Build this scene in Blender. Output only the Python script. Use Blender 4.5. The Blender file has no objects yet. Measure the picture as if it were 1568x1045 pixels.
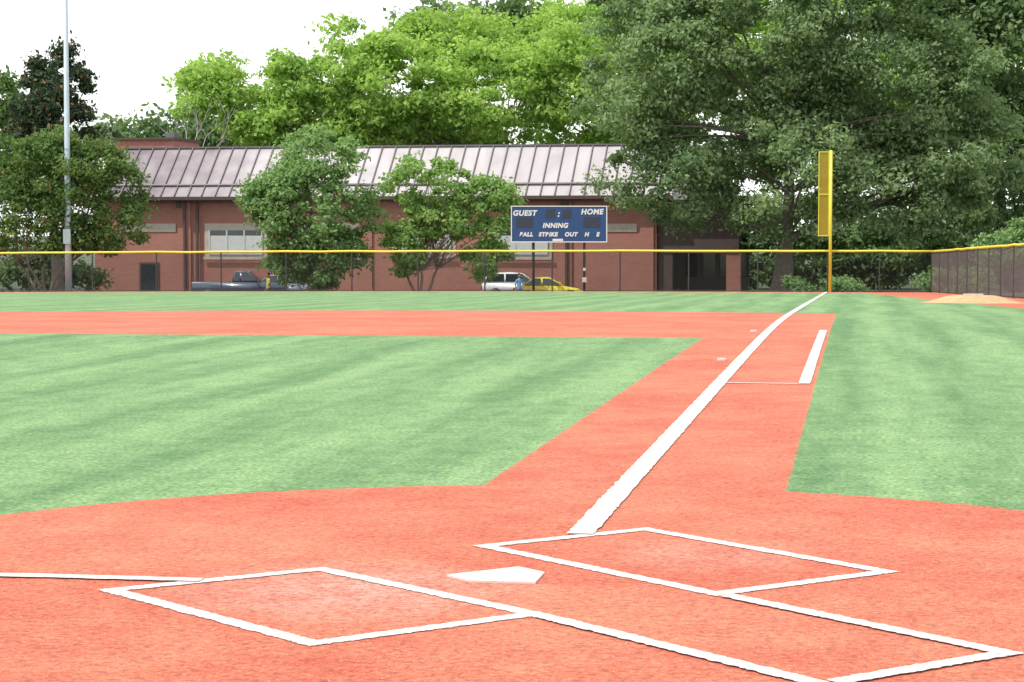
import bpy, bmesh, math, random
import numpy as np
from mathutils import Vector, Matrix

TH = math.atan(0.161)
RT = (math.cos(TH), math.sin(TH)); FW = (-math.sin(TH), math.cos(TH))
F = 3270.0; HC = 1.65
CAM = (-(10*FW[0]+.11*RT[0]), -(10*FW[1]+.11*RT[1]))
def W(xc, zc):
    return (CAM[0]+xc*RT[0]+zc*FW[0], CAM[1]+xc*RT[1]+zc*FW[1])
def toC(x, y):
    dx, dy = x-CAM[0], y-CAM[1]
    return dx*RT[0]+dy*RT[1], dx*FW[0]+dy*FW[1]
def PX(px, Z): return (px-784)/F*Z
def PY(py, Z): return HC-(py-358)/F*Z
def fenceZ(xc): return 109+max(0, 16.1-xc)*.137
LOT = -2.3
def gh(x, y):
    r = math.hypot(x, y)
    a = (r-30)/4
    sp = 4*(a if a > 30 else math.log(1+math.exp(a)))
    h = -.019*min(sp, 90)
    xc, zc = toC(x, y)
    t = (zc-(fenceZ(xc)+1.5))/5
    t = max(0, min(1, t)); t = t*t*(3-2*t)
    return h*(1-t)+LOT*t

scene = bpy.context.scene
coll = scene.collection

# ------------------------------------------------------------ node helpers
class NT:
    def __init__(s, name):
        s.m = bpy.data.materials.new(name); s.m.use_nodes = True
        s.t = s.m.node_tree; s.t.nodes.clear()
        s.out = s.t.nodes.new('ShaderNodeOutputMaterial')
    def n(s, ty, **kw):
        nd = s.t.nodes.new(ty)
        for k, v in kw.items(): setattr(nd, k, v)
        return nd
    def l(s, a, b): s.t.links.new(a, b)
    def put(s, sock, v):
        if isinstance(v, bpy.types.NodeSocket): s.l(v, sock)
        else: sock.default_value = v
    def M(s, op, a, b=0.0, c=None):
        nd = s.n('ShaderNodeMath', operation=op)
        s.put(nd.inputs[0], a); s.put(nd.inputs[1], b)
        if c is not None: s.put(nd.inputs[2], c)
        return nd.outputs[0]
    def mix(s, f, a, b, mode='MIX'):
        nd = s.n('ShaderNodeMix', data_type='RGBA', blend_type=mode)
        s.put(nd.inputs[0], f)
        s.put(nd.inputs[6], a if not isinstance(a, tuple) else (*a[:3], 1))
        s.put(nd.inputs[7], b if not isinstance(b, tuple) else (*b[:3], 1))
        return nd.outputs[2]
    def noise(s, vec, scale, detail=3, rough=.55):
        nd = s.n('ShaderNodeTexNoise')
        if vec is not None: s.l(vec, nd.inputs['Vector'])
        nd.inputs['Scale'].default_value = scale; nd.inputs['Detail'].default_value = detail
        nd.inputs['Roughness'].default_value = rough
        return nd.outputs['Fac']
    def map(s, vec, sc, rot=0):
        nd = s.n('ShaderNodeMapping'); s.l(vec, nd.inputs[0]); nd.inputs[3].default_value = sc
        nd.inputs[2].default_value = (0, 0, rot)
        return nd.outputs[0]
    def rng(s, v, a, b, c, d):
        nd = s.n('ShaderNodeMapRange'); s.put(nd.inputs[0], v)
        for i, q in enumerate((a, b, c, d)): nd.inputs[i+1].default_value = q
        return nd.outputs[0]
    def grey(s, v):
        c = s.n('ShaderNodeCombineXYZ')
        for i in range(3): s.l(v, c.inputs[i])
        return c.outputs[0]
    def princ(s, col, rough=.7, metal=0, spec=.3, bump=None, bd=.02, bs=.5, sheen=0):
        p = s.n('ShaderNodeBsdfPrincipled')
        s.put(p.inputs['Base Color'], col if not isinstance(col, tuple) else (*col[:3], 1))
        s.put(p.inputs['Roughness'], rough); p.inputs['Metallic'].default_value = metal
        p.inputs['Specular IOR Level'].default_value = spec
        if sheen:
            p.inputs['Sheen Weight'].default_value = sheen; p.inputs['Sheen Roughness'].default_value = .5
        if bump is not None:
            b = s.n('ShaderNodeBump'); b.inputs['Strength'].default_value = bs
            b.inputs['Distance'].default_value = bd; s.l(bump, b.inputs['Height']); s.l(b.outputs[0], p.inputs['Normal'])
        s.l(p.outputs[0], s.out.inputs[0]); return p
    def geo(s): return s.n('ShaderNodeNewGeometry').outputs['Position']
    def obj(s): return s.n('ShaderNodeTexCoord').outputs['Object']

_mc = {}
def simple(name, col, rough=.6, metal=0, var=.12, scale=3, spec=.4):
    if name in _mc: return _mc[name]
    t = NT(name); v = t.noise(t.obj(), scale, 4)
    f = t.rng(v, .3, .7, 0, 1)
    lo = tuple(c*(1-var) for c in col); hi = tuple(min(1, c*(1+var)) for c in col)
    t.princ(t.mix(f, lo, hi), rough, metal, spec)
    _mc[name] = t.m; return t.m

# ------------------------------------------------------------ mesh helpers
def mkobj(name, verts, faces, mats=(), parent=None, smooth=False, midx=None):
    me = bpy.data.meshes.new(name); me.from_pydata([tuple(v) for v in verts], [], faces); me.update()
    for m in mats: me.materials.append(m)
    if midx is not None: me.polygons.foreach_set('material_index', midx)
    if smooth: me.polygons.foreach_set('use_smooth', [True]*len(me.polygons))
    o = bpy.data.objects.new(name, me); coll.objects.link(o)
    if parent: o.parent = parent
    return o
def empty(name, xc, zc, z, rot=0.0):
    o = bpy.data.objects.new(name, None); coll.objects.link(o)
    x, y = W(xc, zc); o.location = (x, y, z); o.rotation_euler = (0, 0, TH+rot); return o
def box(name, x0, x1, y0, y1, z0, z1, mat, parent=None, bev=0.0):
    bm = bmesh.new(); bmesh.ops.create_cube(bm, size=1)
    for v in bm.verts:
        v.co = Vector((x0+(v.co.x+.5)*(x1-x0), y0+(v.co.y+.5)*(y1-y0), z0+(v.co.z+.5)*(z1-z0)))
    if bev: bmesh.ops.bevel(bm, geom=bm.edges[:], offset=bev, segments=2, affect='EDGES')
    me = bpy.data.meshes.new(name); bm.to_mesh(me); bm.free(); me.materials.append(mat)
    o = bpy.data.objects.new(name, me); coll.objects.link(o)
    if parent: o.parent = parent
    return o
def tube_geo(pts, rads, n=7):
    V = []; Fc = []
    for i, p in enumerate(pts):
        p = Vector(p)
        if i == 0: d = Vector(pts[1])-p
        elif i == len(pts)-1: d = p-Vector(pts[i-1])
        else: d = Vector(pts[i+1])-Vector(pts[i-1])
        d.normalize()
        a = d.cross(Vector((0.31, 1, 0.13))); a.normalize(); b = d.cross(a)
        for k in range(n):
            t = 2*math.pi*k/n
            V.append(p+a*(math.cos(t)*rads[i])+b*(math.sin(t)*rads[i]))
        if i:
            o = (i-1)*n
            for k in range(n):
                k2 = (k+1) % n
                Fc.append((o+k, o+k2, o+n+k2, o+n+k))
    return V, Fc
def tube(name, pts, rads, mat, parent=None, n=10, caps=True):
    V, Fc = tube_geo(pts, rads, n)
    if caps:
        Fc.append(tuple(range(n))[::-1]); Fc.append(tuple(range(len(V)-n, len(V))))
    return mkobj(name, V, Fc, [mat], parent, smooth=True)

# ------------------------------------------------------------ GROUND
t = NT('field_ground')
pos = t.geo(); sx = t.n('ShaderNodeSeparateXYZ'); t.l(pos, sx.inputs[0]); X, Y = sx.outputs[0], sx.outputs[1]
edge = t.M('MULTIPLY', t.M('SUBTRACT', t.noise(pos, 16, 4, .75), .5), .15)
X1 = t.M('ADD', X, edge); Y1 = t.M('ADD', Y, edge)
def dist(cx, cy):
    a = t.M('SUBTRACT', X1, cx); b = t.M('SUBTRACT', Y1, cy)
    return t.M('SQRT', t.M('ADD', t.M('MULTIPLY', a, a), t.M('MULTIPLY', b, b)))
lt = lambda a, b: t.M('LESS_THAN', a, b)
gt = lambda a, b: t.M('GREATER_THAN', a, b)
mul = lambda *a: a[0] if len(a) == 1 else t.M('MULTIPLY', a[0], mul(*a[1:]))
inv = lambda a: t.M('SUBTRACT', 1.0, a)
mx = lambda a, b: t.M('MAXIMUM', a, b)
home = lt(dist(0, 0), 3.97)
arc = mul(lt(dist(-9, 13.04), 28.7), lt(X1, 1.05), gt(Y1, -1.05))
sq = mul(gt(X1, -24.2), lt(X1, -.92), gt(Y1, .92), lt(Y1, 24.2))
clay = mx(mx(home, mul(arc, inv(sq))), lt(dist(-13.04, 13.04), 2.74))
A = t.M('ADD', t.M('MULTIPLY', t.M('SUBTRACT', X1, CAM[0]), RT[0]), t.M('MULTIPLY', t.M('SUBTRACT', Y1, CAM[1]), RT[1]))
Bc = t.M('ADD', t.M('MULTIPLY', t.M('SUBTRACT', X1, CAM[0]), FW[0]), t.M('MULTIPLY', t.M('SUBTRACT', Y1, CAM[1]), FW[1]))
fz = t.M('ADD', 109.0, t.M('MULTIPLY', t.M('MAXIMUM', t.M('SUBTRACT', 16.1, A), 0.0), .137))
over = t.M('SUBTRACT', Bc, fz)
side = t.M('SUBTRACT', X1, t.M('ADD', 2.4, t.M('MULTIPLY', t.M('SUBTRACT', 89.0, Y1), .0879)))
track = mx(gt(over, -4.2), gt(side, 0.0))
clay = mx(clay, track)
outside = gt(over, .6)
sideout = gt(side, 4.2)
# turf: brushed bands running along the foul line, broken up by ragged pile patches
wn = t.M('SUBTRACT', t.noise(pos, .7, 4, .6), .5)
ph = t.M('MULTIPLY', t.M('ADD', X, t.M('MULTIPLY', wn, 1.9)), 2*math.pi/1.55)
band = t.M('ADD', .5, t.M('MULTIPLY', t.M('SINE', ph), .5))
st = t.noise(t.map(pos, (1.9, .12, 1)), 1.0, 2, .5)
st2 = t.noise(t.map(pos, (5.5, 1.6, 1)), 1.0, 4, .7)
st3 = t.noise(t.map(pos, (2.2, 6.5, 1), .15), 1.0, 4, .7)
nz = t.M('ADD', t.M('MULTIPLY', t.rng(st, .35, .65, 0, 1), .36), t.M('ADD', t.M('MULTIPLY', t.rng(st2, .35, .65, 0, 1), .32), t.M('MULTIPLY', t.rng(st3, .35, .65, 0, 1), .32)))
stripe = t.M('ADD', t.M('MULTIPLY', nz, .78), t.M('MULTIPLY', band, .22))
stripe = t.rng(stripe, .18, .82, 0, 1)
green = t.mix(stripe, (.055, .165, .036), (.205, .350, .130))
gr = t.noise(pos, 26, 3, .75)
gm = t.rng(gr, .40, .60, .55, 1.45)
green = t.mix(1.0, green, t.grey(gm), 'MULTIPLY')
# clay-coloured turf
c1 = t.noise(pos, .5, 4, .6); c2 = t.noise(pos, 3.0, 5, .75)
cm = t.M('ADD', t.M('MULTIPLY', t.rng(c1, .38, .62, 0, 1), .5), t.M('MULTIPLY', t.rng(c2, .36, .64, 0, 1), .5))
red = t.mix(cm, (.44, .052, .012), (.56, .165, .078))
wear = t.rng(dist(-.80, -.30), .1, 1.0, .9, 0)
wear = mx(wear, t.rng(dist(.75, 1.1), .1, .7, .45, 0))
wear = mul(wear, t.rng(c2, .38, .58, .3, 1))
red = t.mix(wear, red, (.52, .26, .20))
gr2 = t.noise(pos, 24, 3, .8)
red = t.mix(1.0, red, t.grey(t.rng(gr2, .40, .60, .68, 1.32)), 'MULTIPLY')
spk = t.rng(t.noise(pos, 60, 2, .6), .60, .68, 0, .55)
red = t.mix(spk, red, (.66, .42, .32))
col = t.mix(clay, green, red)
asph = t.mix(gr, (.06, .06, .06), (.10, .10, .10))
wild = t.mix(t.noise(pos, .8, 4), (.035, .06, .02), (.07, .10, .04))
far = gt(over, 24.0)
col = t.mix(mx(sideout, mul(outside, far)), col, wild)
col = t.mix(mul(outside, inv(far)), col, asph)
t.princ(col, .85, 0, .12, bump=t.M('ADD', gr, gr2), bd=.03, bs=.7, sheen=.18)
xs = sorted(set([-3000, -1500, -700, -300, -150, -100]+list(np.arange(-80, 60.1, 2))+[80, 110, 160, 300, 700, 1500, 3000]))
zs = sorted(set([-1500, -500, -150, -60, -30]+list(np.arange(-15, 135.1, 1.25))+[145, 160, 200, 300, 500, 900, 1600, 3500]))
V = []; Fc = []
for z in zs:
    for x in xs:
        wx, wy = W(float(x), float(z)); V.append((wx, wy, gh(wx, wy)))
nx = len(xs)
for j in range(len(zs)-1):
    for i in range(nx-1):
        a = j*nx+i; Fc.append((a, a+1, a+nx+1, a+nx))
mkobj('ground', V, Fc, [t.m], smooth=True)

# ------------------------------------------------------------ PAINTED LINES
t = NT('white_line'); pos = t.geo()
v = t.rng(t.noise(pos, 30, 4, .85), .40, .60, 0, 1)
big = t.rng(t.noise(pos, 3, 4, .7), .38, .7, 0, .45)
c = t.mix(v, (.50, .43, .41), (.76, .73, .72)); c = t.mix(big, c, (.62, .38, .31))
t.princ(c, .85, 0, .1, bump=v, bd=.01, bs=.4)
WHITE_LINE = t.m
def line_sheet(name, segs, zoff):
    V = []; Fc = []
    rnd = random.Random(3)
    for (a, b, w) in segs:
        a = Vector((a[0], a[1])); b = Vector((b[0], b[1])); d = (b-a); L = d.length; d /= L
        nrm = Vector((-d.y, d.x)); n = max(2, int(L/.02) if L < 8 else int(L/.06))
        base = len(V)
        for i in range(n+1):
            p = a+d*(L*i/n)
            j1 = rnd.uniform(-.007, .007); j2 = rnd.uniform(-.007, .007)
            for s in (-(w/2+j1), (w/2+j2)):
                q = p+nrm*s; V.append((q.x, q.y, gh(q.x, q.y)+zoff))
            if i: k = base+2*(i-1); Fc.append((k, k+2, k+3, k+1))
    return mkobj(name, V, Fc, [WHITE_LINE])
def pq(p, q): return (-.7071*p+.7071*q, .7071*p+.7071*q)
QI, QO, PF, PR = .50, 1.60, 1.13, -.72
lw = .092
def quadlines(name, c, lw=.092):
    c = [Vector(p) for p in c]; n = len(c); ctr = sum(c, Vector((0, 0)))/n
    out = []; inn = []
    for i in range(n):
        p, a, b = c[i], c[i-1], c[(i+1) % n]
        d1 = (p-a).normalized(); d2 = (b-p).normalized()
        n1 = Vector((-d1.y, d1.x)); n2 = Vector((-d2.y, d2.x)); m = (n1+n2).normalized(); k = (lw/2)/m.dot(n1)
        q1, q2 = p+m*k, p-m*k
        if (q1-ctr).length < (q2-ctr).length: q1, q2 = q2, q1
        out.append(q1); inn.append(q2)
    V = []; Fc = []; rnd = random.Random(7)
    for i in range(n):
        j = (i+1) % n; N = 90; base = len(V)
        for k in range(N+1):
            f = k/N; e = .007 if 0 < k < N else 0
            for q in (out[i].lerp(out[j], f), inn[i].lerp(inn[j], f)):
                V.append((q.x+rnd.uniform(-e, e), q.y+rnd.uniform(-e, e), gh(q.x, q.y)+.004))
            if k: b = base+2*(k-1); Fc.append((b, b+2, b+3, b+1))
    return mkobj(name, V, Fc, [WHITE_LINE])
quadlines('batters_box_lines', [pq(PR, QI), pq(PF, QI), pq(PF, QO), pq(PR, QO)])
LB = [(.115, -.80), (-1.105, .26), (-1.91, -.50), (-.665, -1.60)]
quadlines('batters_box_lines', LB)
line_sheet('catchers_box_lines', [(pq(PR-.07, QI), pq(-2.49, QI), lw), ((.15, -.85), (1.42, -2.13), lw),
            (pq(-2.44, -QI+.06), pq(-2.44, QI-.05), lw)], .008)
line_sheet('foul_line', [((0, 1.66), (0, 101.0), .15)], .008)
line_sheet('foul_line', [((-1.58, -.17), (-75, -.6), .10)], .008)
line_sheet('running_lane_lines', [((.93, 13.72), (.93, 27.6), .13), ((.08, 13.72), (.86, 13.72), .08)], .008)
PL = [pq(.43, -.216), pq(.43, .216), pq(.216, .216), pq(0, 0), pq(.216, -.216)]
t = NT('home_plate_rubber'); v = t.rng(t.noise(t.geo(), 12, 5, .7), .35, .7, 0, 1)
t.princ(t.mix(v, (.66, .61, .58), (.56, .40, .34)), .8, 0, .2); rub = t.m
def slab(name, poly, z0, z1, mat, parent=None):
    n = len(poly); V = [(p[0], p[1], z0) for p in poly]+[(p[0], p[1], z1) for p in poly]
    Fc = [tuple(range(n))[::-1], tuple(range(n, 2*n))]+[(i, (i+1) % n, n+(i+1) % n, n+i) for i in range(n)]
    o = mkobj(name, V, Fc, [mat], parent)
    bm = bmesh.new(); bm.from_mesh(o.data); bmesh.ops.recalc_face_normals(bm, faces=bm.faces)
    bm.to_mesh(o.data); bm.free()
    return o
slab('home_plate', PL, -.02, .009, rub)
def base_plug(x, y):
    z = gh(x, y)
    box('base_anchor_plug', x-.06, x+.06, y-.08, y+.08, z-.01, z+.03, rub, bev=.012)
base_plug(-.24, 26.8); base_plug(-.24, 18.0); base_plug(-26.8, .2)
def mound(name, cx, cy, R, H, mat, plate=True):
    e = bpy.data.objects.new(name, None); coll.objects.link(e)
    V = []; Fc = []; nr = 12; na = 48
    for i in range(nr+1):
        r = R*i/nr
        for k in range(na):
            a = 2*math.pi*k/na; x = cx+r*math.cos(a); y = cy+r*math.sin(a)
            hh = H*(1 if r < R*.3 else .5+.5*math.cos(math.pi*(r-R*.3)/(R*.7)))
            V.append((x, y, gh(x, y)+hh+.006))
    for i in range(nr):
        for k in range(na):
            Fc.append((i*na+k, i*na+(k+1) % na, (i+1)*na+(k+1) % na, (i+1)*na+k))
    mkobj('mound_surface', V, Fc, [mat], e, smooth=True)
    z = gh(cx, cy)+H
    if plate: box('rubber', cx-.32, cx+.32, cy-.08, cy+.08, z, z+.05, rub, e, .01)
tan = simple('tan_turf', (.47, .31, .16), .9, var=.15, scale=4)
clm = simple('clay_turf_mound', (.50, .12, .05), .9, var=.15, scale=4)
mound('bullpen_mound', 5.2, 60.0, 1.75, .25, tan)
mound('pitchers_mound', -13.04, 13.04, 2.7, .25, clm)

# ------------------------------------------------------------ FENCE
def chain_mat(name, colr, cov_w, base_cov):
    t = NT(name); uv = t.n('ShaderNodeTexCoord').outputs['UV']
    s = t.n('ShaderNodeSeparateXYZ'); t.l(uv, s.inputs[0])
    a = t.M('FRACT', t.M('MULTIPLY', t.M('ADD', s.outputs[0], s.outputs[1]), 14.0))
    b = t.M('FRACT', t.M('MULTIPLY', t.M('SUBTRACT', s.outputs[0], s.outputs[1]), 14.0))
    w = t.M('MAXIMUM', t.M('LESS_THAN', a, cov_w), t.M('LESS_THAN', b, cov_w))
    w = t.M('MAXIMUM', w, base_cov)
    tr = t.n('ShaderNodeBsdfTransparent'); d = t.n('ShaderNodeBsdfDiffuse'); d.inputs[0].default_value = (*colr, 1)
    m = t.n('ShaderNodeMixShader'); t.l(w, m.inputs[0]); t.l(tr.outputs[0], m.inputs[1]); t.l(d.outputs[0], m.inputs[2])
    t.l(m.outputs[0], t.out.inputs[0]); return t.m
MESH1 = chain_mat('chain_link_black', (.035, .035, .035), .115, 0.0)
MESH2 = chain_mat('windscreen_mesh', (.13, .115, .115), .16, .6)
YEL = simple('yellow_plastic', (.68, .61, .06), .45, var=.06)
BLK = simple('black_vinyl_post', (.04, .045, .045), .5, var=.2)
def fence(name, pts, H, mat, spacing, pr=.04):
    e = bpy.data.objects.new(name, None); coll.objects.link(e)
    P = []
    for (a, b) in zip(pts[:-1], pts[1:]):
        L = math.hypot(b[0]-a[0], b[1]-a[1]); n = max(1, round(L/spacing))
        for i in range(n): P.append((a[0]+(b[0]-a[0])*i/n, a[1]+(b[1]-a[1])*i/n))
    P.append(pts[-1])
    V = []; Fc = []; Uv = []; d = 0
    for i, p in enumerate(P):
        if i: d += math.hypot(p[0]-P[i-1][0], p[1]-P[i-1][1])
        z = gh(*p); V += [(p[0], p[1], z+.03), (p[0], p[1], z+H)]; Uv += [(d, 0), (d, H)]
        if i: k = 2*i; Fc.append((k-2, k, k+1, k-1))
    o = mkobj('mesh_panel', V, Fc, [mat], e)
    uvl = o.data.uv_layers.new(name='UVMap')
    for l in o.data.loops: uvl.data[l.index].uv = Uv[l.vertex_index]
    PV = []; PF_ = []
    for p in P:
        z = gh(*p); v, f = tube_geo([(p[0], p[1], z-.2), (p[0], p[1], z+H)], [pr, pr], 8)
        b = len(PV); PV += v; PF_ += [tuple(i+b for i in q) for q in f]
    mkobj('posts', PV, PF_, [BLK], e, smooth=True)
    rnd = random.Random(4); cp = []
    for i, p in enumerate(P):
        cp.append((p[0], p[1], gh(*p)+H+.03+rnd.uniform(-.012, .012)))
        if i < len(P)-1:
            q = P[i+1]; mpt = ((p[0]+q[0])/2, (p[1]+q[1])/2); cp.append((mpt[0], mpt[1], (gh(*p)+gh(*q))/2+H+.03-rnd.uniform(.0, .025)))
    tube('top_cap', cp, [.058]*len(cp), YEL, e, 8)
    tube('bottom_rail', [(p[0], p[1], gh(*p)+.06) for p in P], [.02]*len(P), BLK, e, 6)
pole_xy = W(16.1, 109)
cor = W(21.4, 109)
fence('outfield_fence', [W(-75, fenceZ(-75)), pole_xy, cor], 2.07, MESH1, 3.5)
fence('side_fence', [cor, (7.9, 73.1), (14.0, 4.0)], 2.06, MESH2, 3.0)

# ------------------------------------------------------------ FOUL POLE
fp = bpy.data.objects.new('foul_pole', None); coll.objects.link(fp)
fx, fy = W(16.2, 108.8); fzz = gh(fx, fy); fp.location = (fx, fy, fzz); fp.rotation_euler = (0, 0, TH)
tube('pole', [(0, 0, 0), (0, 0, 7.2)], [.08, .08], YEL, fp, 12)
wing = chain_mat('yellow_wing_mesh', (.36, .27, .04), .35, .6)
o = mkobj('wing_mesh', [(-.58, 0, 2.9), (-.12, 0, 2.9), (-.12, 0, 7.1), (-.58, 0, 7.1)], [(0, 1, 2, 3)], [wing], fp)
uvl = o.data.uv_layers.new(name='UVMap')
for l in o.data.loops:
    c = o.data.vertices[l.vertex_index].co; uvl.data[l.index].uv = (c.x, c.z)
for i, (x0, x1, z0, z1) in enumerate([(-.62, -.58, 2.85, 7.15), (-.58, -.09, 2.85, 2.9), (-.58, -.09, 7.1, 7.15), (-.12, -.09, 2.9, 7.1), (-.58, -.12, 4.95, 5.0)]):
    box('wing_frame_%d' % i, x0, x1, -.03, .03, z0, z1, YEL, fp)

# ------------------------------------------------------------ SCOREBOARD
ZS = 112.0
sb = empty('scoreboard', PX(856, ZS), ZS, 0)
BLUE = simple('scoreboard_blue', (.02, .06, .18), .45, var=.08)
WH = simple('white_paint', (.66, .66, .66), .5, var=.03)
DK = simple('display_black', (.03, .035, .06), .3, var=.1)
z0, z1 = PY(370, ZS), PY(317, ZS); hw = 2.47
box('cabinet', -hw, hw, 0, .25, z0, z1, BLUE, sb)
for i, (a, b, c, d) in enumerate([(-hw-.05, hw+.05, z1, z1+.05), (-hw-.05, hw+.05, z0-.05, z0), (-hw-.05, -hw, z0, z1), (hw, hw+.05, z0, z1)]):
    box('trim_%d' % i, a, b, -.02, .27, c, d, WH, sb)
for i, px in enumerate((817, 895)):
    xx = PX(px, ZS)-PX(856, ZS)
    tube('post_%d' % i, [(xx, .36, LOT), (xx, .36, z1)], [.07, .07], BLK, sb)
xx = PX(895, ZS)-PX(856, ZS)
box('control_box', xx-.11, xx+.11, .1, .26, -.9, -.65, WH, sb)
box('control_box_upper', xx-.07, xx+.07, .1, .26, -.3, -.15, WH, sb)
def text(s, x, z, size, parent, mat):
    cu = bpy.data.curves.new('t', 'FONT'); cu.body = s; cu.size = size; cu.align_x = 'CENTER'; cu.align_y = 'CENTER'
    cu.shear = .2; cu.offset = .016; cu.extrude = .004; cu.space_character = 1.12
    ob = bpy.data.objects.new('t', cu); coll.objects.link(ob)
    bpy.context.view_layer.update()
    me = bpy.data.meshes.new_from_object(ob.evaluated_get(bpy.context.evaluated_depsgraph_get()))
    bpy.data.objects.remove(ob)
    me.materials.clear(); me.materials.append(mat)
    o = bpy.data.objects.new('lettering_'+s.lower().replace(':', 'colon'), me); coll.objects.link(o); o.parent = parent
    o.rotation_euler = (math.pi/2, 0, 0); o.location = (x, -.012, z)
def sxx(px): return PX(px, ZS)-PX(856, ZS)
text('GUEST', sxx(803), PY(327, ZS), .38, sb, WH); text('HOME', sxx(906), PY(325, ZS), .38, sb, WH)
text('INNING', sxx(850), PY(346, ZS), .34, sb, WH); text('BALL', sxx(805.5), PY(359.5, ZS), .29, sb, WH)
text('STRIKE', sxx(839), PY(359.5, ZS), .29, sb, WH); text('OUT', sxx(874), PY(359.5, ZS), .29, sb, WH)
text('H', sxx(898), PY(359.5, ZS), .29, sb, WH); text('E', sxx(915), PY(359.5, ZS), .29, sb, WH); text(':', sxx(855), PY(328, ZS), .45, sb, WH)
for i, (a, b, c, d) in enumerate([(790, 816, 333, 349), (893, 919, 333, 349), (836, 850, 321, 335), (861, 875, 321, 335), (846, 862, 366, 369.5)]):
    box('digit_panel_%d' % i, sxx(a), sxx(b), -.008, .01, PY(d, ZS), PY(c, ZS), DK if i < 4 else WH, sb)

# ------------------------------------------------------------ LIGHT POLE
ZP = 116.0
lp = empty('stadium_light_pole', PX(105, ZP), ZP, LOT)
LPM = simple('light_pole_steel', (.46, .53, .60), .4, .2, var=.06)
tube('shaft', [(0, 0, 0), (0, 0, 4), (0, 0, 26)], [.20, .17, .08], LPM, lp, 16)
box('base_plate', -.35, .35, -.35, .35, 0, .08, LPM, lp)
box('access_box', -.2, .2, -.34, -.18, 3.4, 4.2, LPM, lp)
for j, zz in enumerate((24.2, 25.6)):
    box('crossarm_%d' % j, -2.2, 2.2, -.06, .06, zz, zz+.12, LPM, lp)
    for i in range(5):
        x = -2+i; tube('lamp_%d_%d' % (j, i), [(x, -.1, zz+.3), (x, -.55, zz+.1)], [.12, .32], LPM, lp, 12)

# ------------------------------------------------------------ BUILDING
BX, BZ = -28.1, 144.0
dl = math.hypot(37.4, 7); bd = (37.4/dl, -7/dl)
bw = empty('brick_building', BX, BZ, 0, -math.atan2(7, 37.4))
def U(px):
    k = (px-784)/F; return (BZ*k-BX)/(bd[0]-bd[1]*k)
def ZB(px, py):
    u = U(px); return PY(py, BZ+bd[1]*u)
t = NT('red_brick'); tc = t.obj(); s = t.n('ShaderNodeSeparateXYZ'); t.l(tc, s.inputs[0])
cb = t.n('ShaderNodeCombineXYZ'); t.l(t.M('ADD', s.outputs[0], s.outputs[1]), cb.inputs[0]); t.l(s.outputs[2], cb.inputs[1])
br = t.n('ShaderNodeTexBrick'); t.l(cb.outputs[0], br.inputs[0])
br.inputs['Color1'].default_value = (.37, .13, .095, 1); br.inputs['Color2'].default_value = (.27, .085, .065, 1)
br.inputs['Mortar'].default_value = (.38, .30, .27, 1); br.inputs['Scale'].default_value = 1
br.inputs['Brick Width'].default_value = .22; br.inputs['Row Height'].default_value = .075; br.inputs['Mortar Size'].default_value = .008
lo = t.noise(tc, .35, 4)
t.princ(t.mix(t.rng(lo, .35, .65, 0, .4), br.outputs[0], (.42, .2, .15)), .9, 0, .2)
BRICK = t.m
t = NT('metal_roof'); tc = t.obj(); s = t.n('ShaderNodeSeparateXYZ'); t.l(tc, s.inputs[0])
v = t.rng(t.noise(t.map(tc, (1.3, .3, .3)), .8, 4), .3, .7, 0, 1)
shade_stain = t.M('ADD', t.rng(s.outputs[0], 2, 14, 1, 0), t.M('MULTIPLY', t.M('SUBTRACT', t.noise(tc, .5, 4), .5), 1.4))  # darker left end: tree shade painted into the roof colour, with weathering
shade_stain = t.M('MINIMUM', t.M('MAXIMUM', shade_stain, 0.0), 1.0)
t.princ(t.mix(shade_stain, t.mix(v, (.38, .35, .36), (.47, .44, .45)), (.16, .13, .145)), .55, .1, .35); ROOF = t.m
SEAM = simple('roof_seam', (.17, .15, .16), .5, .1)
GUT = simple('gutter_brown', (.09, .06, .055), .5)
STONE = simple('limestone_band', (.46, .40, .34), .8)
GLASS = simple('dark_glass', (.03, .04, .045), .08, var=.2, spec=.8)
PANEL = simple('white_panel', (.50, .51, .50), .6, var=.06)
u1 = U(1005); D = 15; EZ = 4.15
box('walls', 0, u1, 0, D, LOT-.2, EZ, BRICK, bw)
uL, uR = U(165), U(1030)
rv = [(uL, -.6, EZ-.05), (uR, -.6, EZ-.05), (uR, 3.4, 7.45), (uL, 3.4, 7.45), (uR, D+.5, 5.6), (uL, D+.5, 5.6), (uL, -.6, EZ-.25), (uR, -.6, EZ-.25), (uR, D+.5, EZ-.25), (uL, D+.5, EZ-.25)]
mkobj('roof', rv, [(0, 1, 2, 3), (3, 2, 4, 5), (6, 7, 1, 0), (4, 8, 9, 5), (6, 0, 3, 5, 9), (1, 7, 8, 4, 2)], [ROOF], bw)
sl = Vector((0, 4.0, 3.35)); sn = Vector((0, -3.35, 4.0)).normalized()
def on_slope(u, f, off): return Vector((u, -.6, EZ-.05))+sl*f+sn*off
V = []; Fc = []
u = uL+.2
while u < uR:
    b = len(V)
    for f in (.0, 1.0):
        for du, off in ((-.03, -.01), (-.03, .11), (.03, .11), (.03, -.01)): V.append(on_slope(u+du, f, off))
    Fc += [(b, b+4, b+5, b+1), (b+1, b+5, b+6, b+2), (b+2, b+6, b+7, b+3), (b, b+1, b+2, b+3)]
    u += .95
mkobj('roof_seams', V, Fc, [SEAM], bw)
V = [on_slope(uL, .2, .14), on_slope(uR, .2, .14), on_slope(uR, .225, .14), on_slope(uL, .225, .14), on_slope(uL, .2, 0), on_slope(uR, .2, 0)]
mkobj('snow_rail', V, [(0, 1, 2, 3), (4, 5, 1, 0)], [SEAM], bw)
box('ridge_cap', uL, uR, 3.25, 3.6, 7.46, 7.56, SEAM, bw)
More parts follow.
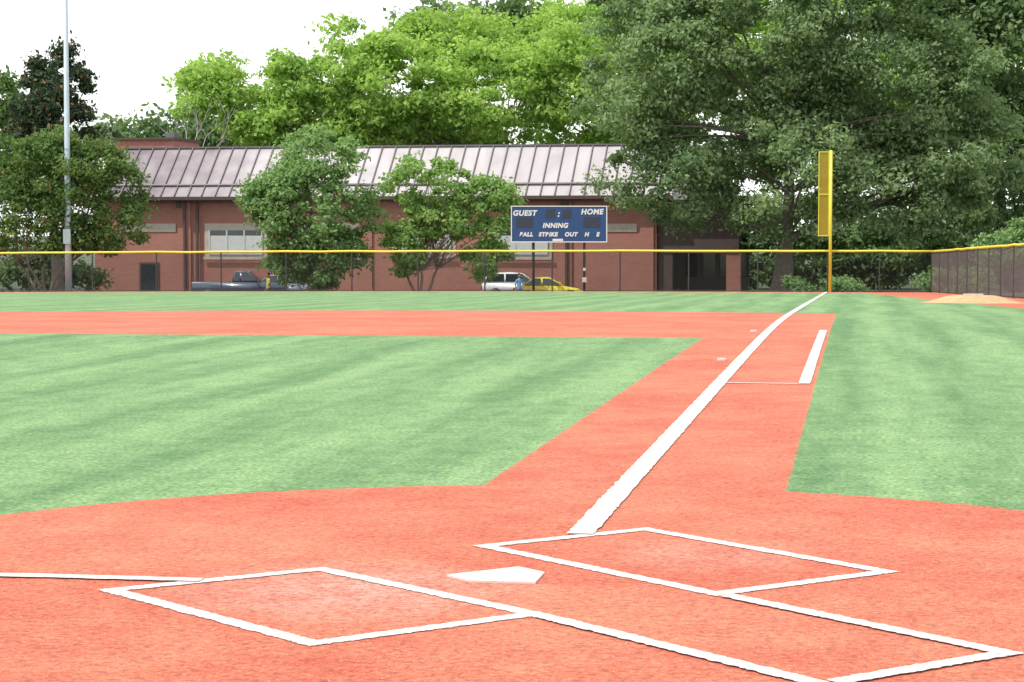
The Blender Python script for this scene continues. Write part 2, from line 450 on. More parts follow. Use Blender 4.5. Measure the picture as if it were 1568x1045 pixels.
box('gutter', uL, uR, -.78, -.605, EZ-.28, EZ-.06, GUT, bw)
box('soffit', uL, uR, -.6, -.01, EZ-.34, EZ-.26, GUT, bw)
RB = ZB(200, 213)+.1
box('rear_block', U(160)-1.0, U(232), 4.5, 10, EZ, RB, BRICK, bw)
box('rear_block_coping', U(160)-1.15, U(232)+.15, 4.35, 10.15, RB+.003, RB+.16, GUT, bw)
box('roof_vent', U(208), U(222), 6, 7, RB+.163, RB+.55, SEAM, bw)
for i, px in enumerate((283, 560, 865, 990)):
    box('pilaster_%d' % i, U(px-6)-.15, U(px+6)+.2, -.12, -.003, LOT, EZ-.35, BRICK, bw)
for i, px in enumerate((285, 304, 868)):
    box('downspout_%d' % i, U(px)-.09, U(px)+.09, -.26, -.13, LOT, EZ-.35, GUT, bw, .02)
for i, px in enumerate((276, 860)):
    box('wall_lamp_%d' % i, U(px)-.14, U(px)+.14, -.3, -.125, ZB(px, 318), ZB(px, 310), GUT, bw, .02)
for i, (a, b) in enumerate(((185, 270), (600, 612), (696, 730), (760, 852), (880, 975))):
    box('stone_band_%d' % i, U(a), U(b), -.05, -.004, ZB(a, 355), ZB(a, 343), STONE, bw)
def window(i, a, b, y0, y1, panes=3):
    ua, ub = U(a), U(b); za, zb_ = ZB(a, y1), ZB(a, y0)
    box('window_surround_%d' % i, ua-.35, ub+.35, -.045, -.006, za-.25, zb_+.45, STONE, bw)
    box('window_glass_%d' % i, ua, ub, -.075, -.048, za, zb_, GLASS, bw)
    box('window_panel_%d' % i, ua, ub, -.10, -.077, za, za+(zb_-za)*.78, PANEL, bw)
    for k in range(panes+1):
        x = ua+(ub-ua)*k/panes; box('mullion_%d_%d' % (i, k), x-.05, x+.05, -.13, -.102, za, zb_, PANEL, bw)
    box('sill_%d' % i, ua-.4, ub+.4, -.2, -.135, za-.33, za-.15, STONE, bw)
window(0, 322, 402, 353, 390); window(1, 608, 690, 352, 388); window(2, 470, 552, 353, 390); window(3, 765, 838, 353, 390)
box('door_frame', U(214), U(244), -.06, -.006, LOT, ZB(230, 402), GUT, bw)
box('door', U(217), U(241), -.09, -.062, LOT, ZB(230, 405), GLASS, bw)
u2 = U(1130)
box('porch_beam', u1+.01, u2, .3, .9, ZB(1060, 388), EZ-.36, GUT, bw)
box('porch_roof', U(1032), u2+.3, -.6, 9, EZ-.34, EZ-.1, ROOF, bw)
for i, px in enumerate((1018, 1122)):
    box('porch_pier_%d' % i, U(px)-.45, U(px)+.45, .35, 1.2, LOT, ZB(1060, 388)-.01, GUT if i == 0 else BRICK, bw)
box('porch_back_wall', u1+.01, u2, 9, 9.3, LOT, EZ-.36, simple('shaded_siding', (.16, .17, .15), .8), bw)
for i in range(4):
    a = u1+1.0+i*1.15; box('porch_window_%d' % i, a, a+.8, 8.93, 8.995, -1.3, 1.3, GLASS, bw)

# ------------------------------------------------------------ TREES
def leaf_mat(name, dark, light, accent=None, trans=.4):
    t = NT(name); at = t.n('ShaderNodeAttribute'); at.attribute_name = 'tint'
    c = t.mix(t.rng(at.outputs['Fac'], 0, 1, 0, 1), dark, light)
    if accent: c = t.mix(t.M('GREATER_THAN', at.outputs['Fac'], 1.05), c, accent)
    d = t.n('ShaderNodeBsdfDiffuse'); t.l(c, d.inputs[0])
    tr = t.n('ShaderNodeBsdfTranslucent'); t.l(t.mix(1.0, c, (1.05, 1.2, .6), 'MULTIPLY'), tr.inputs[0])
    m = t.n('ShaderNodeMixShader'); m.inputs[0].default_value = trans; t.l(d.outputs[0], m.inputs[1]); t.l(tr.outputs[0], m.inputs[2])
    t.l(m.outputs[0], t.out.inputs[0]); return t.m
BARK = simple('bark_grey', (.17, .145, .12), .95, var=.3, scale=8)
BARKL = simple('bark_pale', (.28, .22, .18), .9, var=.25, scale=8)

def foliage(rng, ells, nclump, nleaf, size, crad, flat=.65, shell=.45, outw=.9):
    vol = np.array([e[3]*e[4]*e[5] for e in ells])**.67; pr = vol/vol.sum()
    idx = rng.choice(len(ells), nclump, p=pr); E_ = np.array(ells)[idx]
    d = rng.normal(size=(nclump, 3)); d /= np.linalg.norm(d, axis=1)[:, None]
    d[:, 1] = np.where(rng.random(nclump) < .5, -np.abs(d[:, 1]), d[:, 1])
    rr = shell+(1-shell)*rng.random(nclump)**.6
    cc = E_[:, :3]+d*E_[:, 3:6]*rr[:, None]
    cr = crad*(.45+.85*rng.random(nclump))
    big = .5+.5*np.sin(cc[:, 0]*.55+cc[:, 1]*.4+1.3)*np.cos(cc[:, 2]*.6+cc[:, 0]*.2)
    lobe = rng.random(len(ells))[idx]
    ct = .45*rng.random(nclump)+.25*big+.3*lobe
    k = np.repeat(np.arange(nclump), nleaf); n = len(k)
    ld = rng.normal(size=(n, 3)); ld /= np.linalg.norm(ld, axis=1)[:, None]
    lr = .2+.95*rng.random(n)**.65
    ph = 3.1*ct[k]*10
    lump = 1+.38*np.sin(ld[:, 0]*5+ph)*np.cos(ld[:, 2]*6+ph*1.7)+.18*np.sin(ld[:, 1]*9+ld[:, 0]*7+ph*2.3)
    C = cc[k]+ld*(cr[k]*lr*lump)[:, None]*np.array([1, 1, flat])
    C[:, 2] -= .14*(ld[:, 0]**2+ld[:, 1]**2)*cr[k]
    N = ld*outw+rng.normal(size=(n, 3))*.75+np.array([0, 0, .35])
    N /= np.linalg.norm(N, axis=1)[:, None]
    T = np.cross(N, rng.normal(size=(n, 3))); T /= np.linalg.norm(T, axis=1)[:, None]
    B = np.cross(N, T)
    s = size*(.5+.9*rng.random(n))
    V = np.empty((n, 4, 3))
    V[:, 0] = C-T*s[:, None]; V[:, 1] = C+B*(s*.55)[:, None]; V[:, 2] = C+T*s[:, None]; V[:, 3] = C-B*(s*.55)[:, None]
    ti = np.clip(.05+.7*ct[k]+.3*rng.random(n), 0, 1)
    return V.reshape(-1, 3), ti, cc, cr

def build_tree(name, xc, zc, z0, ells, nclump, nleaf, size, crad, lmat, bark, trunks=1, tr=.35, split=2.5, seed=1, flat=.65, shell=.45, accent=0, limbs=.5, spread=.6):
    rng = np.random.default_rng(seed); rnd = random.Random(seed)
    LV, ti, cc, cr = foliage(rng, ells, nclump, nleaf, size, crad, flat, shell)
    if accent:
        m = rng.random(len(ti)) < accent; ti[m] = 1.2
    BV = []; BF = []
    def add(pts, rads, n=6):
        v, f = tube_geo(pts, rads, n); b = len(BV); BV.extend(v); BF.extend([tuple(i+b for i in q) for q in f])
    tops = []
    ctr = np.average(cc, axis=0)
    for k in range(trunks):
        if trunks == 1: off = Vector((0, 0)); end = Vector((ctr[0]*.3, ctr[1]*.3, split))
        else:
            a = 2*math.pi*k/trunks+.5; off = Vector((math.cos(a)*.18, math.sin(a)*.18)); end = Vector((math.cos(a)*spread*2, math.sin(a)*spread, split))
        pts = []; rads = []
        for i in range(7):
            f = i/6; w = .12*math.sin(f*5+k*2)*f
            pts.append((off.x*(1-f)+end.x*f**1.3+w, off.y*(1-f)+end.y*f**1.3+w*.5, split*f))
            rads.append(tr*(1.35-.6*f if i else 1.7)*(1 if trunks == 1 else .8))
        add(pts, rads, 8); tops.append((Vector(pts[-1]), rads[-1]))
        if trunks == 1:
            lead = Vector((ctr[0]*.8, ctr[1]*.8, ctr[2]+(max(cc[:, 2])-ctr[2])*.5))
            p0 = Vector(pts[-1]); q = [p0.lerp(lead, i/5)+Vector((rnd.uniform(-.2, .2), rnd.uniform(-.2, .2), 0))*(i > 0) for i in range(6)]
            add(q, [tr*.72*(1-i/6) for i in range(6)], 7)
            tops += [(q[i], tr*.6*(1-i/6)) for i in (1, 2, 3)]
    for j in range(len(cc)):
        if rnd.random() > limbs: continue
        c = Vector(cc[j])
        cand = sorted(tops, key=lambda tt: (tt[0]-c).length+(3 if tt[0].z > c.z else 0))[:2]
        p, r = rnd.choice(cand); L = (c-p).length
        if L < .5: continue
        mid = p.lerp(c, .5)+Vector((rnd.uniform(-.1, .1)*L, rnd.uniform(-.1, .1)*L, .10*L))
        q = []
        for i in range(6):
            f = i/5; q.append(p*(1-f)**2+mid*2*f*(1-f)+c*f*f)
        r0 = min(r*.6, .03+L*.014); add(q, [r0*(1-.85*i/5) for i in range(6)], 5)
    nb = len(BV); nl = len(LV)
    co = np.vstack([np.array([tuple(v) for v in BV]), LV])
    bf = np.array(BF, dtype=np.int32)
    lf = np.arange(nl, dtype=np.int32).reshape(-1, 4)+nb
    fa = np.vstack([bf, lf]); nf = len(fa)
    me = bpy.data.meshes.new(name)
    me.vertices.add(len(co)); me.vertices.foreach_set('co', co.ravel())
    me.loops.add(nf*4); me.loops.foreach_set('vertex_index', fa.ravel())
    me.polygons.add(nf); me.polygons.foreach_set('loop_start', np.arange(nf, dtype=np.int32)*4)
    me.materials.append(bark); me.materials.append(lmat)
    mi = np.zeros(nf, dtype=np.int32); mi[len(bf):] = 1; me.polygons.foreach_set('material_index', mi)
    at = me.attributes.new('tint', 'FLOAT', 'POINT')
    at.data.foreach_set('value', np.concatenate([np.zeros(nb), np.repeat(ti, 4)]).astype(np.float32))
    me.update(); me.validate()
    o = bpy.data.objects.new(name, me); coll.objects.link(o)
    x, y = W(xc, zc); o.location = (x, y, z0); o.rotation_euler = (0, 0, TH)
    return o

L_MAG = leaf_mat('leaves_magnolia', (.035, .06, .04), (.085, .12, .07), (.24, .14, .08), .2)
L_CRA = leaf_mat('leaves_crepe', (.08, .145, .055), (.21, .30, .11), (.30, .15, .10))
L_MID = leaf_mat('leaves_mid', (.12, .22, .085), (.31, .45, .20), (.50, .30, .24))
L_LITE = leaf_mat('leaves_light', (.17, .30, .09), (.38, .53, .19))
L_BG = leaf_mat('leaves_background', (.20, .34, .08), (.49, .64, .20), None, .5)
L_OAK = leaf_mat('leaves_oak', (.095, .165, .085), (.33, .43, .22), None, .42)  # oak and background leaf colours lightened in place of haze
L_DARK = leaf_mat('leaves_dark', (.085, .15, .07), (.21, .30, .14), None, .38)

def E(px, py, Z, rpx, rpy, ry, bx):
    s = Z/F; return (PX(px, Z)-bx, 0, PY(py, Z)-LOT, rpx*s, ry, rpy*s)
def tree(name, px, Z, ells, **kw):
    bx = PX(px, Z); es = []
    for e in ells:
        g = list(E(e[0], e[1], Z, e[2], e[3], e[4], bx))
        if len(e) > 5: g[1] = e[5]
        es.append(tuple(g))
    return build_tree(name, bx, Z, LOT, es, **kw)

tree('magnolia_tree', 88, 134, [(95, 110, 50, 40, 2.2), (88, 180, 75, 65, 3.2), (80, 260, 85, 70, 3.5)], nclump=140, nleaf=190, size=.16, crad=.85, lmat=L_MAG, bark=BARK, accent=.09, seed=2, split=5, shell=.3, limbs=.2)
tree('crepe_myrtle_tree', 70, 118, [(110, 300, 118, 90, 3.0), (60, 245, 80, 60, 2.5), (150, 250, 60, 45, 2.2), (170, 345, 60, 50, 2), (20, 330, 70, 70, 2.5)], nclump=190, nleaf=200, size=.12, crad=.75, lmat=L_CRA, bark=BARKL, trunks=5, tr=.10, split=2.3, accent=.02, seed=3, spread=.8, limbs=.3)
tree('deciduous_tree', -20, 150, [(5, 170, 60, 60, 4), (-60, 230, 90, 90, 5)], nclump=80, nleaf=160, size=.2, crad=1.2, lmat=L_CRA, bark=BARK, seed=14, split=5, limbs=.2)
tree('holly_tree', 485, 118, [(490, 245, 65, 50, 2.4), (480, 320, 100, 75, 3.0), (490, 395, 85, 50, 2.6), (420, 300, 45, 40, 1.8)], nclump=200, nleaf=220, size=.12, crad=.72, lmat=L_MID, bark=BARK, tr=.14, split=1.6, accent=.01, seed=4, shell=.5, limbs=.2)
tree('dogwood_tree', 645, 119.5, [(655, 275, 70, 38, 2.2), (640, 330, 55, 35, 2), (735, 300, 60, 28, 1.8), (760, 330, 38, 35, 1.5), (745, 390, 40, 30, 1.3), (625, 375, 45, 40, 1.8), (690, 340, 60, 25, 2.0)], nclump=170, nleaf=150, size=.12, crad=.6, lmat=L_LITE, bark=BARKL, trunks=3, tr=.10, split=1.9, seed=5, spread=.55, limbs=.35)
tree('oak_tree', 1195, 128, [(1180, 60, 190, 130, 6.5), (1010, 90, 125, 110, 5, -1), (960, 190, 95, 60, 3.5, -2), (1030, 270, 115, 85, 4.5, -1), (1190, 270, 150, 100, 6, -2), (1390, 270, 140, 90, 5, -1), (1370, 130, 160, 110, 5.5), (1470, 220, 100, 110, 4, 1), (1240, -40, 220, 90, 6), (1010, 10, 100, 70, 4), (1200, 180, 200, 100, 3, 2), (1380, 200, 160, 120, 3, 2)],
     nclump=640, nleaf=290, size=.145, crad=1.22, lmat=L_OAK, bark=BARK, tr=.55, split=3.6, seed=6, shell=.45, limbs=.06, flat=.6)
tree('shade_tree', 1560, 140, [(1540, 70, 170, 130, 6), (1560, 230, 120, 100, 5), (1480, 0, 150, 80, 6), (1420, 350, 130, 50, 5), (1240, 340, 140, 45, 4, 3)], nclump=260, nleaf=200, size=.20, crad=1.4, lmat=L_DARK, bark=BARK, tr=.45, split=5, seed=7, limbs=.07)
BG = [(330, 155, 55, 45, 5), (345, 120, 48, 30, 4), (300, 128, 28, 22, 3), (410, 175, 70, 50, 5), (455, 130, 60, 50, 5), (550, 85, 60, 55, 6), (600, 135, 105, 85, 7), (690, 60, 90, 70, 6, 8), (650, 40, 45, 35, 5, 8), (740, 140, 110, 80, 6), (800, 60, 75, 60, 6, 10), (860, 110, 80, 90, 6), (900, 30, 90, 60, 6, 12), (960, 150, 120, 120, 6, 8), (480, 200, 160, 30, 5), (660, 200, 240, 30, 5, 4),
      (1100, 60, 200, 120, 8, 10), (1350, 80, 220, 120, 8, 10), (1600, 100, 200, 120, 8, 10)]
tree('background_trees', 620, 178, BG, nclump=1080, nleaf=210, size=.22, crad=1.45, lmat=L_BG, bark=BARK, tr=.3, split=7, seed=8, shell=.3, limbs=.06, flat=.55)
tree('distant_treeline', 700, 215, [(780, 55, 120, 45, 6), (330, 215, 120, 30, 5), (200, 210, 60, 25, 5), (500, 190, 300, 50, 5), (900, 60, 300, 80, 6), (1200, 200, 300, 90, 6), (1500, 220, 200, 90, 6)], nclump=280, nleaf=150, size=.36, crad=2.4, lmat=L_DARK, bark=BARK, tr=.3, split=6, seed=9, limbs=0)
tree('hedgerow', 1250, 152, [(1100, 425, 130, 30, 2.5), (1250, 410, 140, 40, 2.5), (1380, 400, 120, 45, 2.5), (1520, 400, 120, 60, 2.5), (1650, 400, 120, 60, 3), (1500, 330, 150, 40, 2.5)], nclump=250, nleaf=180, size=.18, crad=1.2, lmat=L_DARK, bark=BARK, tr=.15, split=1, seed=10, shell=.1, limbs=.05)
tree('hedgerow', 20, 136, [(60, 410, 110, 35, 2), (-120, 400, 110, 50, 2)], nclump=90, nleaf=170, size=.16, crad=1.0, lmat=L_DARK, bark=BARK, tr=.12, split=1, seed=20, shell=.1, limbs=.05)
tree('shrub', 1285, 119, [(1285, 440, 45, 14, 1.2), (1225, 438, 25, 14, 1)], nclump=45, nleaf=150, size=.1, crad=.4, lmat=L_MID, bark=BARK, tr=.04, split=.4, seed=11, shell=.1, limbs=.2)
tree('vine_thicket', 1550, 118, [(1550, 385, 55, 40, 2), (1600, 360, 50, 40, 2), (1470, 430, 60, 20, 2)], nclump=70, nleaf=170, size=.13, crad=.7, lmat=L_MID, bark=BARK, tr=.08, split=1, seed=12, limbs=.2)
def bare_tree(name, px, Z, top, seed, mat, r0=.12):
    rnd = random.Random(seed); V = []; Fc = []
    def add(pts, rads):
        v, f = tube_geo(pts, rads, 5); b = len(V); V.extend(v); Fc.extend([tuple(i+b for i in q) for q in f])
    def rec(p, d, L, r, lv):
        pts = [p]; q = p.copy(); dd = d.copy()
        for i in range(4):
            dd = (dd+Vector((rnd.uniform(-.13, .13), rnd.uniform(-.13, .13), .04))).normalized(); q = q+dd*(L/4); pts.append(q.copy())
        add(pts, [r*(1-.12*i) for i in range(5)])
        if lv == 0: return
        for k in range(rnd.choice((2, 3, 3))):
            nd = (dd+Vector((rnd.uniform(-.7, .7), rnd.uniform(-.6, .6), rnd.uniform(-.05, .4)))).normalized()
            rec(pts[-1] if k < 2 else pts[2], nd, L*rnd.uniform(.6, .8), r*.55, lv-1)
    H = PY(top, Z)-LOT
    rec(Vector((0, 0, 0)), Vector((0, 0, 1)), H*.45, r0, 4)
    zmax = max(v[2] for v in V); V = [(v[0], v[1], v[2]*H/zmax) for v in V]
    o = mkobj(name, V, Fc, [mat], smooth=True); x, y = W(PX(px, Z), Z); o.location = (x, y, LOT); o.rotation_euler = (0, 0, TH)
BW = simple('bare_branch', (.34, .31, .30), .9)
bare_tree('bare_tree', 252, 168, 140, 5, BW, .2)
bare_tree('bare_tree', 222, 172, 150, 8, BW, .18)

# ------------------------------------------------------------ VEHICLES
TIRE = simple('tire_rubber', (.025, .025, .025), .8); RIM = simple('alloy_rim', (.5, .5, .52), .3, .8)
LR = simple('tail_lamp_red', (.45, .02, .02), .2); LW = simple('head_lamp', (.7, .72, .75), .15); CG = simple('car_glass', (.02, .03, .035), .05, spec=.9)
TRIMM = simple('dark_trim', (.03, .03, .03), .5)
def vehicle(name, px_l, px_r, Z, col, kind, face, H=1.48):
    L = (px_r-px_l)/F*Z; e = empty(name, PX((px_l+px_r)/2, Z), Z, LOT, 0 if face > 0 else math.pi)
    t = NT(name+'_paint'); p = t.princ(t.mix(t.noise(t.obj(), 2), tuple(c*.95 for c in col), col), .3, 0, .5); p.inputs['Coat Weight'].default_value = .6
    paint = t.m; h = L/2; w = .9
    if kind == 'sedan': body = [(-h, .35), (-h, .75), (-h+.15, .93), (-.45*h, .98), (.40*h, .96), (.85*h, .82), (h, .65), (h, .33)]; cab = [(-.78*h, .95), (-.42*h, H-.02), (.05*h, H), (.48*h, .95)]
    elif kind == 'suv': body = [(-h, .4), (-h+.02, .85), (-h+.06, 1.02), (-.3*h, 1.05), (.45*h, 1.02), (.88*h, .88), (h, .7), (h, .36)]; cab = [(-.96*h, 1.0), (-.84*h, H-.05), (-.2*h, H), (.12*h, H-.06), (.52*h, 1.0)]
    else: body = [(-h, .5), (-h, 1.12), (-h+.04, 1.15), (-.1*h, 1.15), (.5*h, 1.12), (.93*h, 1.05), (h, .85), (h, .45)]; cab = [(-.14*h, 1.12), (-.10*h, H-.03), (.18*h, H), (.48*h, 1.12)]
    def extr(nm, prof, w0, wt, mat, bev):
        n = len(prof); zt = max(q[1] for q in prof); zb = min(q[1] for q in prof); V = []
        for s in (-1, 1):
            for (x, z) in prof:
                f = (z-zb)/(zt-zb); V.append((x, s*(w0+(wt-w0)*f), z))
        Fc = [tuple(range(n)), tuple(range(n, 2*n))[::-1]]+[(i, n+i, n+(i+1) % n, (i+1) % n) for i in range(n)]
        o = mkobj(nm, V, Fc, [mat], e)
        bm = bmesh.new(); bm.from_mesh(o.data); bmesh.ops.recalc_face_normals(bm, faces=bm.faces)
        bmesh.ops.bevel(bm, geom=bm.edges[:], offset=bev, segments=3, affect='EDGES'); bm.to_mesh(o.data); bm.free()
        o.data.polygons.foreach_set('use_smooth', [True]*len(o.data.polygons)); return o
    extr('body', body, w, w*.96, paint, .05); extr('cabin', cab, w*.92, w*.72, paint, .05)
    czb = min(c[1] for c in cab)+.03; H0 = max(c[1] for c in cab)
    def side(x0b, x0t, x1t, x1b, nm):
        for s in (-1, 1):
            f0 = .12; f1 = .86; zb = czb+(H0-czb)*f0; zt = czb+(H0-czb)*f1
            yb = w*.92+(w*.72-w*.92)*f0+.012; yt = w*.92+(w*.72-w*.92)*f1+.012
            mkobj(nm, [(x0b, s*yb, zb), (x1b, s*yb, zb), (x1t, s*yt, zt), (x0t, s*yt, zt)], [(0, 1, 2, 3)], [CG], e)
    a, b = cab[0], cab[1]; c, d = cab[-2], cab[-1]
    m = (b[0]+c[0])/2
    side(a[0]*.9+b[0]*.1+.12, b[0]+.06, m-.05, m-.05, 'rear_side_glass'); side(m+.05, m+.05, c[0]-.04, d[0]*.9+c[0]*.1-.12, 'front_side_glass')
    for (p0, p1, nm, sg) in ((a, b, 'rear_glass', -1), (d, c, 'windscreen', 1)):
        V = []
        for f in (.15, .88):
            x = p0[0]+(p1[0]-p0[0])*f+sg*.015; z = p0[1]+(p1[1]-p0[1])*f+.01; ww = (w*.92+(w*.72-w*.92)*f)*.86
            V += [(x, -ww, z), (x, ww, z)]
        mkobj(nm, [V[0], V[1], V[3], V[2]], [(0, 1, 2, 3)], [CG], e)
    for i, (x, s) in enumerate([(-.62*h, -1), (-.62*h, 1), (.64*h, -1), (.64*h, 1)]):
        tube('wheel_%d' % i, [(x, s*(w-.2), .33), (x, s*(w-.17), .33), (x, s*(w-.0), .33), (x, s*(w+.02), .33)], [.28, .33, .33, .28], TIRE, e, 20)
        tube('rim_%d' % i, [(x, s*(w+.022), .33), (x, s*(w+.03), .33)], [.2, .17], RIM, e, 12)
        tube('wheel_arch_%d' % i, [(x, s*(w-.02), .36), (x, s*(w+.006), .36)], [.39, .39], TRIMM, e, 20)
    zt = .72 if kind != 'pickup' else .95
    for s in (-1, 1):
        box('tail_lamp_%d' % s, -h-.015, -h+.12, s*.72-.14, s*.72+.14, zt-.08, zt+.12, LR, e, .02)
        box('head_lamp_%d' % s, h-.22, h+.012, s*.66-.16, s*.66+.16, zt-.16, zt-.02, LW, e, .02)
        box('mirror_%d' % s, cab[-1][0]-.35, cab[-1][0]-.2, s*(w+.08)-.08, s*(w+.08)+.08, czb+.05, czb+.2, paint, e, .03)
    box('front_bumper', h-.1, h+.04, -.82, .82, .3, .48, TRIMM, e, .03); box('rear_bumper', -h-.04, -h+.1, -.82, .82, .3, .48, TRIMM, e, .03)
    if kind == 'pickup': box('bed_floor_cover', -h+.1, -.17*h, -.72, .72, 1.13, 1.155, TRIMM, e)
    return e
vehicle('suv', 737, 850, 127, (.68, .70, .72), 'suv', 1, 1.66)
vehicle('yellow_car', 786, 892, 122.5, (.70, .58, .03), 'sedan', 1, 1.46)
vehicle('pickup_truck', 296, 440, 124, (.07, .095, .14), 'pickup', 1, 1.82)
vehicle('sedan', 382, 492, 129, (.16, .19, .24), 'sedan', 1, 1.48)

# ------------------------------------------------------------ PEOPLE
SKIN = simple('skin', (.42, .24, .17), .6, var=.05); HAIR = simple('hair_dark', (.03, .02, .015), .7)
def person(name, px, Z, shirt, pants, rot, skin=SKIN):
    e = empty(name, PX(px, Z), Z, LOT, rot)
    J = [(0, 0, .96, .14, .11), (0, .0, 1.12, .13, .10), (0, 0, 1.32, .16, .11), (0, 0, 1.44, .09, .07), (0, -.01, 1.51, .046, .05), (0, -.02, 1.58, .058, .07), (0, -.02, 1.65, .082, .10), (0, -.01, 1.72, .06, .08),
         (-.17, 0, 1.42, .055, .055), (-.23, .05, 1.14, .04, .04), (-.24, -.03, .885, .026, .026),
         (.17, 0, 1.42, .055, .055), (.23, -.06, 1.15, .04, .04), (.24, -.23, .93, .026, .026),
         (-.10, 0, .90, .09, .09), (-.10, -.14, .50, .058, .058), (-.10, -.20, .09, .038, .038), (-.10, -.36, .04, .038, .03),
         (.10, 0, .90, .09, .09), (.10, .02, .50, .058, .058), (.10, .22, .11, .038, .038), (.10, .07, .04, .038, .03)]
    Ed = [(0, 1), (1, 2), (2, 3), (3, 4), (4, 5), (5, 6), (6, 7), (2, 8), (8, 9), (9, 10), (2, 11), (11, 12), (12, 13), (0, 14), (14, 15), (15, 16), (16, 17), (0, 18), (18, 19), (19, 20), (20, 21)]
    def skinmesh(nm, J, Ed, lv):
        me = bpy.data.meshes.new(nm); me.from_pydata([j[:3] for j in J], Ed, []); ob = bpy.data.objects.new(nm, me); coll.objects.link(ob)
        ob.modifiers.new('s', 'SKIN'); ob.modifiers.new('d', 'SUBSURF').levels = lv
        for i, j in enumerate(J):
            sv = me.skin_vertices[0].data[i]; sv.radius = (j[3], j[4]); sv.use_root = (i == 0)
        me.update(); bpy.context.view_layer.update()
        m2 = bpy.data.meshes.new_from_object(ob.evaluated_get(bpy.context.evaluated_depsgraph_get())); bpy.data.objects.remove(ob)
        o = bpy.data.objects.new(nm, m2); coll.objects.link(o); o.parent = e; return o
    o = skinmesh('body', J, Ed, 2); me = o.data; me.materials.clear()
    for m in (skin, shirt, pants, HAIR, TRIMM): me.materials.append(m)
    for p in me.polygons:
        c = p.center; p.use_smooth = True
        if c.z > 1.48: p.material_index = 0
        elif c.z < .08: p.material_index = 4
        elif abs(c.x) > .185 and c.z < 1.22: p.material_index = 0
        elif c.z > .92: p.material_index = 1
        else: p.material_index = 2
    bm = bmesh.new(); bmesh.ops.create_uvsphere(bm, u_segments=16, v_segments=10, radius=1)
    for v in bm.verts: v.co = Vector((v.co.x*.083, v.co.y*.098+.012, v.co.z*.085+1.705))
    hm = bpy.data.meshes.new('hair'); bm.to_mesh(hm); bm.free(); hm.materials.append(HAIR)
    ho = bpy.data.objects.new('hair', hm); coll.objects.link(ho); ho.parent = e
    for s, (hx, hy, hz) in ((-1, (-.24, -.03, .91)), (1, (.24, -.215, .955))):
        HJ = [(hx, hy, hz, .024, .02), (hx, hy-.015, hz-.08, .034, .016)]; HE = [(0, 1)]
        for k, ln in enumerate((.065, .075, .07, .055)):
            yy = hy-.04+k*.022; b = len(HJ)
            HJ += [(hx, yy, hz-.11, .009, .009), (hx-s*.01, yy-.004, hz-.11-ln*.55, .0085, .0085), (hx-s*.025, yy-.006, hz-.11-ln, .007, .007)]
            HE += [(1, b), (b, b+1), (b+1, b+2)]
        b = len(HJ); HJ += [(hx-s*.01, hy-.05, hz-.07, .01, .01), (hx-s*.02, hy-.065, hz-.105, .009, .009)]; HE += [(1, b), (b, b+1)]
        oh = skinmesh('hand_%d' % s, HJ, HE, 1); oh.data.materials.clear(); oh.data.materials.append(skin)
    mkobj('nose', [(-.014, -.114, 1.625), (.014, -.114, 1.625), (0, -.142, 1.63), (0, -.112, 1.665)], [(0, 1, 2), (1, 3, 2), (3, 0, 2)], [skin], e)
    for s in (-1, 1):
        box('eye_%d' % s, s*.03-.012, s*.03+.012, -.12, -.108, 1.655, 1.667, TRIMM, e, .003)
        box('ear_%d' % s, s*.08-.01, s*.08+.01, -.03, .01, 1.62, 1.68, skin, e, .006)
    box('mouth', -.022, .022, -.108, -.096, 1.59, 1.598, LR, e, .002)
    return e
person('pedestrian', 795, 117.2, simple('shirt_blue', (.20, .42, .70), .8), simple('trousers_blue', (.08, .16, .32), .8), math.radians(35))
person('pedestrian', 411, 118.5, simple('shirt_yellow', (.6, .55, .08), .8), simple('trousers_dark', (.05, .06, .08), .8), math.radians(-60))

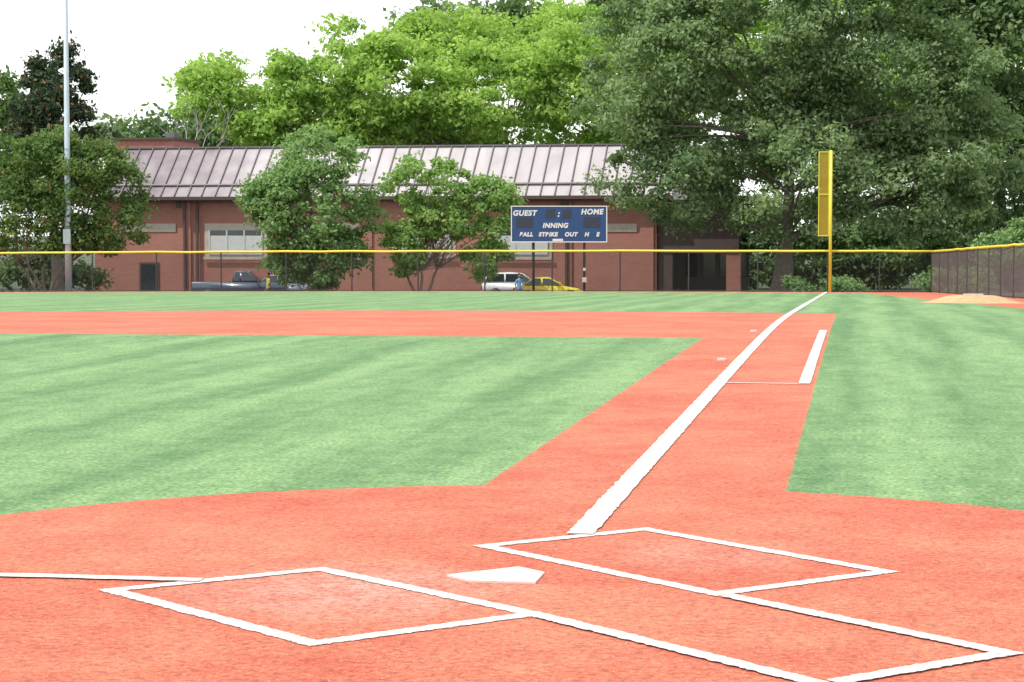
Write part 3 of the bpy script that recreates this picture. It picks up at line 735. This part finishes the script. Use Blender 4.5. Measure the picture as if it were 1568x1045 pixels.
# ------------------------------------------------------------ LIGHT, SKY, CAMERA
EL = math.radians(60); sdir = Vector((-.80, -.60, 0)).normalized()
S = Vector((sdir.x*math.cos(EL), sdir.y*math.cos(EL), math.sin(EL)))
sun = bpy.data.lights.new('sun', 'SUN'); sun.energy = 4.2; sun.angle = math.radians(.6); sun.color = (1, .955, .885)
so = bpy.data.objects.new('sun', sun); coll.objects.link(so); so.rotation_euler = (-S).to_track_quat('-Z', 'Y').to_euler(); so.location = (-30, -30, 60)
w = bpy.data.worlds.new('World'); scene.world = w; w.use_nodes = True; nt = w.node_tree; nt.nodes.clear()
sk = nt.nodes.new('ShaderNodeTexSky'); sk.sky_type = 'NISHITA'; sk.sun_disc = False
sk.sun_elevation = EL; sk.sun_rotation = math.atan2(S.x, S.y); sk.dust_density = 2.0; sk.air_density = 1.0; sk.ozone_density = 1
tc = nt.nodes.new('ShaderNodeTexCoord'); sp = nt.nodes.new('ShaderNodeSeparateXYZ'); nt.links.new(tc.outputs['Generated'], sp.inputs[0])
mr = nt.nodes.new('ShaderNodeMapRange'); mr.inputs[1].default_value = .05; mr.inputs[2].default_value = .9; mr.inputs[3].default_value = .97; mr.inputs[4].default_value = .5
nt.links.new(sp.outputs[2], mr.inputs[0])
mxn = nt.nodes.new('ShaderNodeMix'); mxn.data_type = 'RGBA'; nt.links.new(mr.outputs[0], mxn.inputs[0]); nt.links.new(sk.outputs[0], mxn.inputs[6]); mxn.inputs[7].default_value = (10.3, 10.4, 10.4, 1)
bg = nt.nodes.new('ShaderNodeBackground'); bg.inputs[1].default_value = .15; wo = nt.nodes.new('ShaderNodeOutputWorld')
nt.links.new(mxn.outputs[2], bg.inputs[0]); nt.links.new(bg.outputs[0], wo.inputs[0])
scene.view_settings.view_transform = 'Standard'; scene.view_settings.look = 'None'; scene.view_settings.exposure = 0
cd = bpy.data.cameras.new('camera'); cd.sensor_width = 36; cd.lens = F/1568*36; cd.clip_end = 6000; cd.clip_start = .1
co = bpy.data.objects.new('camera', cd); coll.objects.link(co); co.location = (CAM[0], CAM[1], HC)
co.rotation_euler = (math.pi/2-math.atan((522.5-358)/F), 0, TH); scene.camera = co
